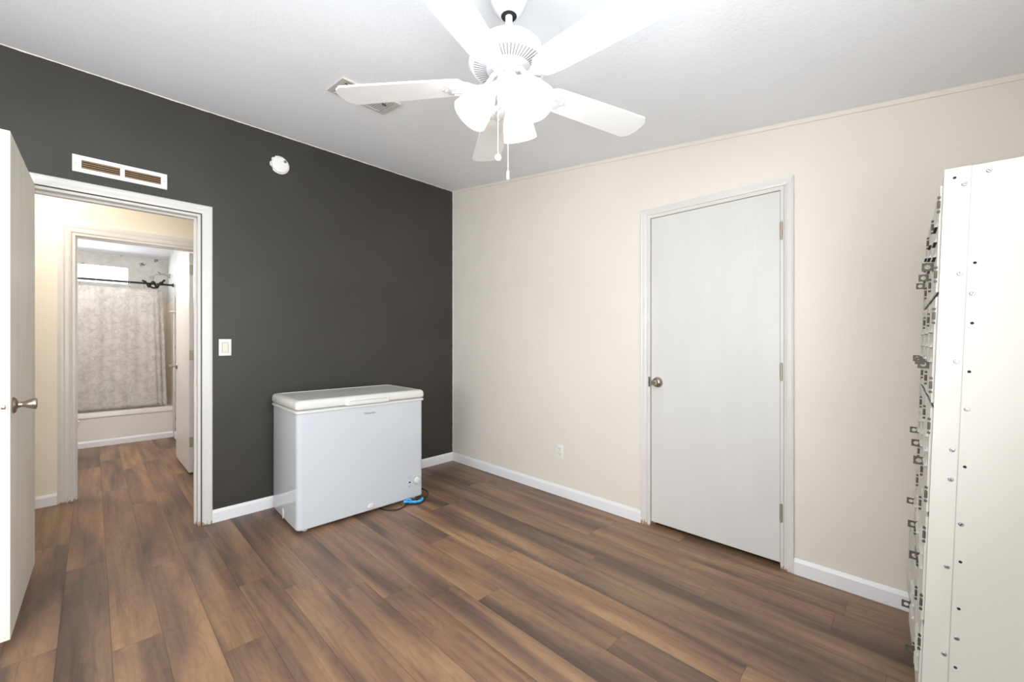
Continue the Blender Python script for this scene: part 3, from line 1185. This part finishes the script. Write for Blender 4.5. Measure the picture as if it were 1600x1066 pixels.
def rrect(x0, x1, y0, y1, r_, z, n_=6):
    out = []
    for cx_, cy_, a0 in ((x1 - r_, y0 + r_, -90), (x1 - r_, y1 - r_, 0), (x0 + r_, y1 - r_, 90), (x0 + r_, y0 + r_, 180)):
        for k in range(n_ + 1):
            a = R(a0 + 90 * k / n_)
            out.append((cx_ + r_ * math.cos(a), cy_ + r_ * math.sin(a), z))
    return out


m = MB().loft([rrect(.004, FW - .004, .004, FD - .004, .028, .022), rrect(0, FW, 0, FD, .030, .028), rrect(0, FW, 0, FD, .030, .768), rrect(.003, FW - .003, .003, FD - .003, .028, .772)])
fb = m.build('freezer_body', 'freezer', fz, angle=30)
m = MB().loft([rrect(-.006, FW + .006, -.006, FD + .002, .020, .766), rrect(-.008, FW + .008, -.008, FD + .002, .021, .769), rrect(-.008, FW + .008, -.008, FD + .002, .021, .780), rrect(-.004, FW + .004, -.004, FD, .020, .783)])
m.build('top_rim', 'freezer_lid', fz, angle=30)
MB().loft([rrect(.004, FW - .004, .004, FD - .006, .016, .782), rrect(.004, FW - .004, .004, FD - .006, .016, .793)]).build('gasket', 'freezer_gasket', fz)
rs = []
for ins, z in ((0.002, .790), (-.006, .793), (-.009, .800), (-.009, .822), (-.006, .836), (.002, .845), (.012, .849), (.030, .8495), (.034, .8465), (.060, .846)):
    rs.append(rrect(ins, FW - ins, ins, FD - max(ins, -.002) if ins > 0 else FD - .002, .024, z))
lid = MB().loft(rs).build('freezer_lid', 'freezer_lid', fz, angle=30)
# handle recess strip under the lid front
m = MB()
m.loft([[(0.300, -.0085, .792), (0.315, -.020, .789), (0.610, -.020, .789), (0.630, -.0085, .792)],
        [(0.300, -.0085, .800), (0.315, -.022, .800), (0.610, -.022, .800), (0.630, -.0085, .800)],
        [(0.300, -.0085, .818), (0.315, -.019, .816), (0.610, -.019, .816), (0.630, -.0085, .818)],
        [(0.300, -.0080, .834), (0.315, -.010, .832), (0.610, -.010, .832), (0.630, -.0080, .834)]])
hd = m.build('lid_handle', 'freezer_lid', lid, angle=30)
MB().box(0.330, 0.600, -.0205, -.0150, .8160, .8185).build('handle_groove', 'freezer_gasket', hd, smooth=False)
# control panel, lower right of the front
cp = MB().box(0.765, 0.895, -.0035, .001, 0.110, 0.190, bev=.0015, seg=1).build('control_panel', 'freezer', fz)
kn = Matrix.Translation((0.858, -.003, 0.150)) @ Matrix.Rotation(R(90), 4, 'X')
MB().lathe([(0.027, 0.0), (0.0275, 0.003), (0.0245, 0.006), (0.0225, 0.015), (0.019, 0.017), (0.0, 0.017)], 36, kn).build('thermostat_knob', 'freezer_lid', cp)
MB().lathe([(0.0305, 0.0), (0.0305, 0.0012), (0.0, 0.0012)], 36, kn).build('dial_ring', 'freezer_gasket', cp)
MB().lathe([(0.0062, 0.0), (0.0062, 0.002), (0.0, 0.003)], 20, Matrix.Translation((0.795, -.003, 0.147)) @ Matrix.Rotation(R(90), 4, 'X') @ Matrix.Scale(1.3, 4, (1, 0, 0))).build('indicator_light', 'black_cord', cp)
for zz_ in (0.182, 0.120):
    MB().box(0.782, 0.800, -.0042, -.0034, zz_ - .0015, zz_ + .0015).build('panel_marking', 'logo', cp, smooth=False)
# drain plug and side plug
pr = [(0.020, 0.0), (0.020, 0.003), (0.017, 0.007), (0.010, 0.009), (0.0, 0.009)]
MB().lathe(pr, 28, Matrix.Translation((0.488, 0, 0.052)) @ Matrix.Rotation(R(90), 4, 'X') @ Matrix.Scale(1.25, 4, (1, 0, 0))).build('drain_plug', 'freezer_lid', fz)
MB().lathe([(0.022, 0.0), (0.022, 0.002), (0.018, 0.004), (0, .004)], 28, Matrix.Translation((0, 0.300, 0.052)) @ Matrix.Rotation(R(-90), 4, 'Y') @ Matrix.Scale(1.6, 4, (1, 0, 0))).build('side_plug', 'freezer_lid', fz)
# feet
for x, y in ((.06, .05), (FW - .06, .05), (.06, FD - .05), (FW - .06, FD - .05)):
    MB().lathe([(0.016, 0.0005), (0.018, 0.004), (0.014, 0.010), (0.010, 0.030)], 18, Matrix.Translation((x, y, 0))).build('foot', 'freezer_lid', fz)


def text(s_, name, size, mat, parent, M4, ext=0.0004):
    cu = bpy.data.curves.new(name, 'FONT')
    cu.body = s_
    cu.size = size
    cu.extrude = ext
    cu.align_x = 'CENTER'
    cu.align_y = 'CENTER'
    ob = bpy.data.objects.new('tmp', cu)
    COL.objects.link(ob)
    bpy.context.view_layer.update()
    me = bpy.data.meshes.new_from_object(ob)
    bpy.data.objects.remove(ob)
    me.name = name
    me.materials.clear()
    me.materials.append(M[mat])
    o_ = bpy.data.objects.new(name, me)
    COL.objects.link(o_)
    o_.parent = parent
    o_.matrix_local = M4
    return o_


text('Hotpoint', 'logo', 0.024, 'logo', fz, Matrix.Translation((0.478, -.0006, 0.718)) @ Matrix.Rotation(R(90), 4, 'X') @ Matrix.Scale(0.95, 4, (1, 0, 0)))

# power cord lying at the lower right corner, with blue tape round it
inv = (Matrix.Translation((-1.697, -0.614, 0)) @ Matrix.Rotation(FA, 4, 'Z')).inverted()


def F(*p):
    return tuple(inv @ Vector(p))


m = MB()
m.tube([F(-0.760, -0.050, .10), F(-0.735, -0.12, .03), F(-0.715, -0.30, .006), F(-0.690, -0.50, .006), F(-0.715, -0.610, .006), F(-0.790, -0.668, .006),
        F(-0.905, -0.655, .006), F(-0.955, -0.668, .007), F(-0.930, -0.715, .008), F(-0.860, -0.735, .007), F(-0.812, -0.700, .008), F(-0.850, -0.662, .012),
        F(-0.930, -0.676, .013), F(-0.985, -0.705, .008), F(-1.050, -0.712, .005), F(-1.110, -0.668, .005), F(-1.130, -0.600, .005)], .0042, 8, 6)
cd = m.build('power_cord', 'black_cord', fz)
m = MB()
m.tube([F(-0.962, -0.652, .020), F(-0.925, -0.688, .018), F(-0.890, -0.712, .016), F(-0.850, -0.716, .016), F(-0.822, -0.690, .016)], lambda t: .0100 + .0022 * math.sin(t * 31) + .001 * math.sin(t * 57), 10, 7)
m.tube([F(-0.955, -0.662, .020), F(-0.930, -0.655, .030), F(-0.905, -0.668, .024)], lambda t: .0065 + .0015 * math.sin(t * 23), 8, 6)
m.build('blue_cord_wrap', 'blue_wrap', cd)

# ------------------------------------------------------------------ locker cabinet
LT = math.atan(0.0312)
lk = thing('locker_cabinet', 'cream steel box-locker cabinet cropped by the right edge', 'locker cabinet', (-0.995, -3.4016, 0.0), (LT, 0, R(0.75)))
LW, LD, LH = 0.915, 0.305, 1.690
ZB = 0.13
mb = MB()
mb.box(0, LW, -LD, -.003, ZB, LH)
mb.build('cabinet_body', 'cabinet', lk, smooth=False)
# face frame
mb = MB()
mb.box(-.001, .016, -.003, .004, ZB, LH).box(LW - .016, LW + .001, -.003, .004, ZB, LH).box(.016, LW - .016, -.003, .004, LH - .030, LH).box(.016, LW - .016, -.003, .004, ZB, ZB + .015)
for k in (1, 2):
    mb.box(LW / 3 * k - .010, LW / 3 * k + .010, -.003, .003, ZB + .015, LH - .03)
for k in range(1, 5):
    z = 0.145 + .303 * k
    mb.box(.016, LW - .016, -.003, .0025, z - .008, z + .008)
mb.build('face_frame', 'cabinet', lk, smooth=False)
# side panel sheet with folded front flange
MB().box(-.0016, -.0002, -LD, -.0445, ZB, LH).build('side_panel', 'cabinet', lk, smooth=False)
MB().box(-.0030, -.0002, -.0425, .0055, ZB, LH + .001).build('side_flange', 'cabinet', lk, smooth=False)
scr = [(-0.032, 1.645), (-0.074, 1.67), (-0.031, 1.41), (-0.055, 1.356), (-0.032, 1.177), (-0.055, 1.053), (-0.032, 0.941), (-0.032, 0.862), (-0.054, 0.748), (-0.032, 0.626), (-0.056, 0.443), (-0.034, 0.389)]
hol = [(-0.014, 1.665), (-0.057, 1.436), (-0.057, 1.279), (-0.056, 1.152), (-0.056, 0.901), (-0.056, 0.648), (-0.057, 0.523), (-0.056, 0.364)]
ry = Matrix.Rotation(R(-90), 4, 'Y')
s0 = MB().lathe([(0.0056, 0.0), (0.0056, 0.0012), (0.0042, 0.0026), (0.0, 0.0030)], 16, ry).build('screw', 'zinc', lk)
g0 = MB().box(-.0034, -.0025, -.0036, .0036, -.0007, .0007).build('screw_slot', 'dark', s0, smooth=False)
for i, (y, z) in enumerate(scr):
    if i == 0:
        o, g = s0, g0
    else:
        o = s0.copy()
        COL.objects.link(o)
        g = g0.copy()
        COL.objects.link(g)
        g.parent = o
        o.parent = lk
    o.location = (-.0030 if y > -.043 else -.0016, y, z)
    o.rotation_euler = (R(37 * i), 0, 0)
h0 = MB().lathe([(0.0036, 0.0), (0.0036, 0.0004), (0.0, 0.0004)], 14, ry).build('screw_hole', 'dark', lk)
for i, (y, z) in enumerate(hol):
    o = h0 if i == 0 else h0.copy()
    if i:
        COL.objects.link(o)
        o.parent = lk
    o.location = (-.0030 if y > -.043 else -.0016, y, z)
# legs
for x in (0.0, LW - .03):
    for y in (-.031, -LD + .001):
        zb0 = 0.0 + (-y) * math.sin(-LT) * 0
        low = -y * math.tan(LT) * -1
        # floor height along the tilted body
        zf = (-y) * math.tan(LT)
        MB().box(x, x + .030, y, y + .030, zf + .001, ZB).build('leg', 'cabinet', lk, smooth=False)

# doors
CWD = LW / 3


def locker_door():
    m_ = MB()
    w_, h_ = CWD - .018, .303 - .016
    m_.box(.009, .009 + w_, .0030, .0075, .008, .008 + h_, bev=.001, seg=1)
    m_.box(.0082, .0130, .0040, .0090, .0070, .009 + h_)                      # folded edge
    return m_


def louver_mb():
    m_ = MB()
    for k in range(3):
        z = .115 + k * .043
        x0, x1 = .090, .190
        m_.loft([[(x0, .0074, z + .014), (x1, .0074, z + .014), (x1, .0074, z), (x0, .0074, z)],
                 [(x0 + .002, .0090, z + .011), (x1 - .002, .0090, z + .011), (x1 - .002, .0145, z), (x0 + .002, .0145, z)]])
    return m_


def louver_dark():
    m_ = MB()
    for k in range(3):
        z = .115 + k * .043
        m_.box(.094, .186, .0076, .0140, z - .0012, z - .0002)
    return m_


def hinge_m(z):
    m_ = MB()
    for a, b in ((-.022, -.016), (-.010, .010), (.016, .022)):
        m_.cyl((.0100, .0105, z + a), (.0100, .0105, z + b), .0036, seg=10)
    return m_


def hasp_mb():
    m_ = MB()
    # square tab standing out of the door, plane normal along X, with a round hole
    x0, y0, z0, a = .212, .0075, .103, .0125
    cy_, cz_ = y0 + a + .001, z0
    seg = 24
    ro, ri = [], []
    for i in range(seg):
        t_ = 2 * PI * i / seg
        c_, s_ = math.cos(t_), math.sin(t_)
        k_ = 1 / max(abs(c_), abs(s_))
        ro.append((cy_ + a * c_ * k_, cz_ + a * s_ * k_))
        ri.append((cy_ + .0070 * c_, cz_ + .0070 * s_))
    xs = (x0, x0 + .003)
    rings = [[(xs[0], *p) for p in ro], [(xs[1], *p) for p in ro], [(xs[1], *p) for p in ri], [(xs[0], *p) for p in ri], [(xs[0], *p) for p in ro]]
    m_.loft(rings, False, False)
    m_.box(x0, x0 + .030, .0074, .0090, z0 - .013, z0 + .013)
    m_.cyl((x0 + .018, .009, z0 + .006), (x0 + .018, .011, z0 + .006), .003, seg=10)
    m_.cyl((x0 + .018, .009, z0 - .006), (x0 + .018, .011, z0 - .006), .003, seg=10)
    return m_


ld0 = locker_door().build('locker_door', 'cabinet', lk, smooth=False)
lv0 = louver_mb().build('louvers', 'cabinet', ld0, smooth=False)
lx0 = louver_dark().build('louver_openings', 'dark', ld0, smooth=False)
hg0 = hinge_m(.055).build('hinge', 'steel', ld0)
hg1 = hinge_m(.245).build('hinge', 'steel', ld0)
hs0 = hasp_mb().build('hasp', 'steel', ld0, smooth=False)
first = True
for c_ in range(3):
    for r_ in range(5):
        if first:
            d_ = ld0
            first = False
        else:
            d_ = ld0.copy()
            COL.objects.link(d_)
            d_.parent = lk
            for ch in (lv0, lx0, hg0, hg1, hs0):
                if ch is hs0 and (c_, r_) in ((2, 0), (0, 0)):
                    continue
                k_ = ch.copy()
                COL.objects.link(k_)
                k_.parent = d_
        d_.location = (CWD * c_, .002, .145 + .303 * r_)
        # sprung bottom-row doors stand a touch open
        d_.rotation_euler = (0, 0, R({(1, 0): 2.0, (2, 0): 2.5}.get((c_, r_), 0.0)))

# ------------------------------------------------------------------ hallway lamp
hl = thing('hallway_ceiling_lamp', 'small round glass lamp on the hallway ceiling', 'ceiling lamp', (-3.05, 0.66, 2.60))
MB().lathe([(0.13, -.001), (0.13, -.012), (0.0, -.012)], 32).build('lamp_base', 'fan_white', hl)
MB().lathe([(0.12, -.012), (0.118, -.05), (0.09, -.085), (0.04, -.105), (0.0, -.108)], 32).build('lamp_shade', 'hall_glass', hl)

# ------------------------------------------------------------------ bathroom
# tub
TX0, TX1, TY0, TY1, TZ = -3.375, -1.865, 3.405, 4.145, 0.395
tb = thing('bathtub', 'white alcove bathtub behind the shower curtain', 'bathtub', (TX0, TY0, 0))
tw, td = TX1 - TX0, TY1 - TY0
m = MB().loft([rrect(0, tw, .012, td, .008, .001), rrect(0, tw, .012, td, .008, .330), rrect(0, tw, 0, td, .008, .338), rrect(0, tw, 0, td, .010, TZ - .012), rrect(.004, tw - .004, .006, td - .002, .014, TZ),
               rrect(.07, tw - .07, .062, td - .06, .10, TZ), rrect(.08, tw - .08, .072, td - .07, .10, TZ - .012), rrect(.14, tw - .16, .13, td - .13, .10, .10), rrect(.22, tw - .24, .20, td - .20, .08, .07)])
m.build('tub_shell', 'tub', tb, angle=30)
MB().cyl((tw - .30, td / 2, .0705), (tw - .30, td / 2, .074), .022).build('drain', 'chrome', tb)
# surround
m = MB()
m.box(-3.375, BX1 - .002, 4.138, 4.148, .396, 1.75).box(BX1 - .012, BX1 - .002, 3.400, 4.138, .396, 1.75, bev=.002)
struct(m.build('trim_7', 'surround', smooth=False), 'beige wall panels around the bathtub')
m = MB().box(BX1 - .016, BX1 - .001, 3.335, 3.400, 0.0, 1.80, bev=.003)
struct(m.build('trim_8', 'trim'))
# rod
rod = thing('curtain_rod', 'black shower curtain rod spanning above the bathtub', 'curtain rod', (-3.379, 3.49, 1.955))
MB().cyl((0.012, 0, 0), (1.506, 0, 0), .0125, seg=20).build('rod', 'black_rod', rod)
for x in (0.002, 1.505):
    MB().cyl((x, 0, 0), (x + .012, 0, 0), .024, seg=24).build('rod_flange', 'black_rod', rod)
# curtain
cx0, cx1 = -3.32, -1.965
NX, NZ = 130, 30
bm = bmesh.new()
vs = []
for j in range(NZ + 1):
    row = []
    v = j / NZ
    z = 1.885 - v * (1.885 - .402)
    for i in range(NX + 1):
        u = i / NX
        x = cx0 + (cx1 - cx0) * u + 0.045 * v * u * u
        ph = u * 2 * PI * 5
        y = 3.502 + .009 * math.sin(ph + .6 * math.sin(3 * v)) * (1 - .4 * v) + .004 * math.sin(ph * 2.7 + v * 2)
        if u > 0.93:
            y += .018 * math.sin((u - .93) / .07 * 4 * PI)
        zz_ = z + (.010 * (abs(math.sin(u * PI * 9)) - 1) * (1 - v) if v < .2 else 0)
        row.append(bm.verts.new((x, y, zz_)))
    vs.append(row)
for j in range(NZ):
    for i in range(NX):
        bm.faces.new((vs[j][i], vs[j][i + 1], vs[j + 1][i + 1], vs[j + 1][i]))
me = bpy.data.meshes.new('shower_curtain')
bm.to_mesh(me)
bm.free()
for p in me.polygons:
    p.use_smooth = True
me.materials.append(M['curtain'])
cur = bpy.data.objects.new('shower_curtain', me)
COL.objects.link(cur)
sm = cur.modifiers.new('thickness', 'SOLIDIFY')
sm.thickness = 0.0015
tag(cur, 'white shower curtain with pale grey leaf print hanging inside the bathtub', 'shower curtain')
# rings
r0 = None
xs = [-3.27, -3.12, -2.97, -2.84, -2.702, -2.568, -2.425, -2.277, -2.145, -2.03]
labs = 'clear curtain ring on the black rod'
for i, x in enumerate(xs):
    if r0 is None:
        pts = [(0, .024 * math.sin(2 * PI * k / 16), .018 * 0 + (-.022) + .042 * math.cos(2 * PI * k / 16)) for k in range(17)]
        m = MB()
        m.tube(pts, .0022, 6, 2)
        r0 = m.build('curtain_ring', 'chrome')
        o = r0
    else:
        o = r0.copy()
        COL.objects.link(o)
    o.location = (x, 3.49, 1.945)
    tag(o, labs, 'curtain ring', 'curtain rings on the shower rod')
# black cloth twisted round the rod
m = MB()
hx = []
for k in range(41):
    t_ = k / 40
    a_ = 2 * PI * 2.4 * t_ + 1.0
    rr_ = .0260 + .012 * math.sin(PI * t_)
    hx.append((-2.150 + .190 * t_, 3.49 + rr_ * math.cos(a_), 1.955 + rr_ * math.sin(a_) - .012 * math.sin(PI * t_)))
m.tube(hx, lambda t: .0085 + .003 * math.sin(PI * t), 10, 2)
m.tube([(-2.165, 3.458, 1.985), (-2.130, 3.452, 1.960), (-2.095, 3.440, 1.915), (-2.055, 3.438, 1.898), (-2.020, 3.445, 1.925), (-1.985, 3.452, 1.970), (-1.950, 3.456, 2.012)], .011, 10, 4)
o = m.build('black_cloth_band', 'black_cloth')
tag(o, 'black cloth band twisted around the right end of the shower rod', 'cloth')
# shower head on the right wall
sh = thing('shower', 'chrome shower head on a curved arm above the rod', 'shower head', (BX1 - .002, 3.86, 2.115))
MB().cyl((0, 0, 0), (-.010, 0, 0), .030, .024, seg=24).build('wall_flange', 'chrome', sh)
MB().tube([(-.008, 0, 0), (-.06, -.01, .015), (-.12, -.015, .012), (-.165, -.02, -.020)], .0085, 12, 5).build('shower_arm', 'chrome', sh)
MB().lathe([(0.010, -.005), (0.014, 0.012), (0.030, 0.040), (0.032, 0.050), (0, .050)], 24, Matrix.Translation((-.165, -.02, -.015)) @ Vector((-.55, -.1, -.8)).to_track_quat('Z', 'Y').to_matrix().to_4x4()).build('spray_head', 'chrome', sh)
# small shelf
sf = thing('wall_shelf', 'small white shelf on the bathroom right wall', 'shelf', (BX1 - .001, 3.05, 1.585))
MB().box(-.085, 0, -.10, .10, -.006, .006, bev=.003).build('shelf_board', 'white_plastic', sf)
MB().prism([(0, 0), (-.06, 0), (0, -.05)], -.006, .006, mat=Matrix.Translation((0, 0, -.006)) @ Matrix.Rotation(R(90), 4, 'X')).build('bracket', 'white_plastic', sf)

# toilet against the left wall, front rim just in view
tt = thing('toilet', 'white toilet whose front rim peeks past the bathroom doorway', 'toilet', (-3.375, 2.62, 0))


def egg(cx_, rx_f, rx_b, ry_, z, n_=36):
    out = []
    for k in range(n_):
        a = 2 * PI * k / n_
        c_, s_ = math.cos(a), math.sin(a)
        out.append((cx_ + (rx_f if c_ > 0 else rx_b) * c_, ry_ * s_, z))
    return out


m = MB().loft([egg(.33, .16, .14, .11, .001), egg(.33, .155, .14, .10, .05), egg(.34, .14, .12, .09, .14), egg(.37, .18, .15, .12, .24), egg(.40, .255, .18, .165, .325), egg(.41, .265, .19, .175, .355), egg(.41, .270, .19, .178, .385),
               egg(.41, .225, .15, .135, .386), egg(.41, .17, .12, .10, .28), egg(.41, .08, .07, .06, .20)])
m.build('bowl', 'porcelain', tt)
m = MB().loft([egg(.41, .275, .20, .182, .387), egg(.41, .278, .20, .184, .392), egg(.41, .278, .20, .184, .402), egg(.41, .274, .20, .180, .408)])
m.build('seat', 'porcelain', tt)
m = MB().loft([egg(.41, .274, .20, .180, .410), egg(.41, .277, .20, .183, .414), egg(.41, .277, .20, .183, .424), egg(.41, .268, .19, .175, .430)])
m.build('toilet_lid', 'porcelain', tt)
MB().box(.005, .185, -.20, .20, .385, .73, bev=.02, seg=3).build('tank', 'porcelain', tt)
MB().box(.001, .195, -.21, .21, .732, .765, bev=.01, seg=3).build('tank_lid', 'porcelain', tt)
MB().box(.05, .26, -.10, .10, .20, .386, bev=.02).build('tank_base', 'porcelain', tt)

# made-up fixture for the added fill lamp, on the left wall (out of view)
vl = thing('added_bath_lamp', 'added glass fill lamp, unseen on the bathroom left wall', 'wall lamp', (-3.379, 2.00, 2.05))
MB().box(0, .02, -.20, .20, -.05, .05, bev=.004).build('back_plate', 'nickel', vl)
for y in (-.13, .13):
    MB().cyl((.02, y, 0), (.06, y, 0), .012).build('lamp_arm', 'nickel', vl)
    MB().ball((.10, y, 0), .05).build('lamp_shade', 'hall_glass', vl)
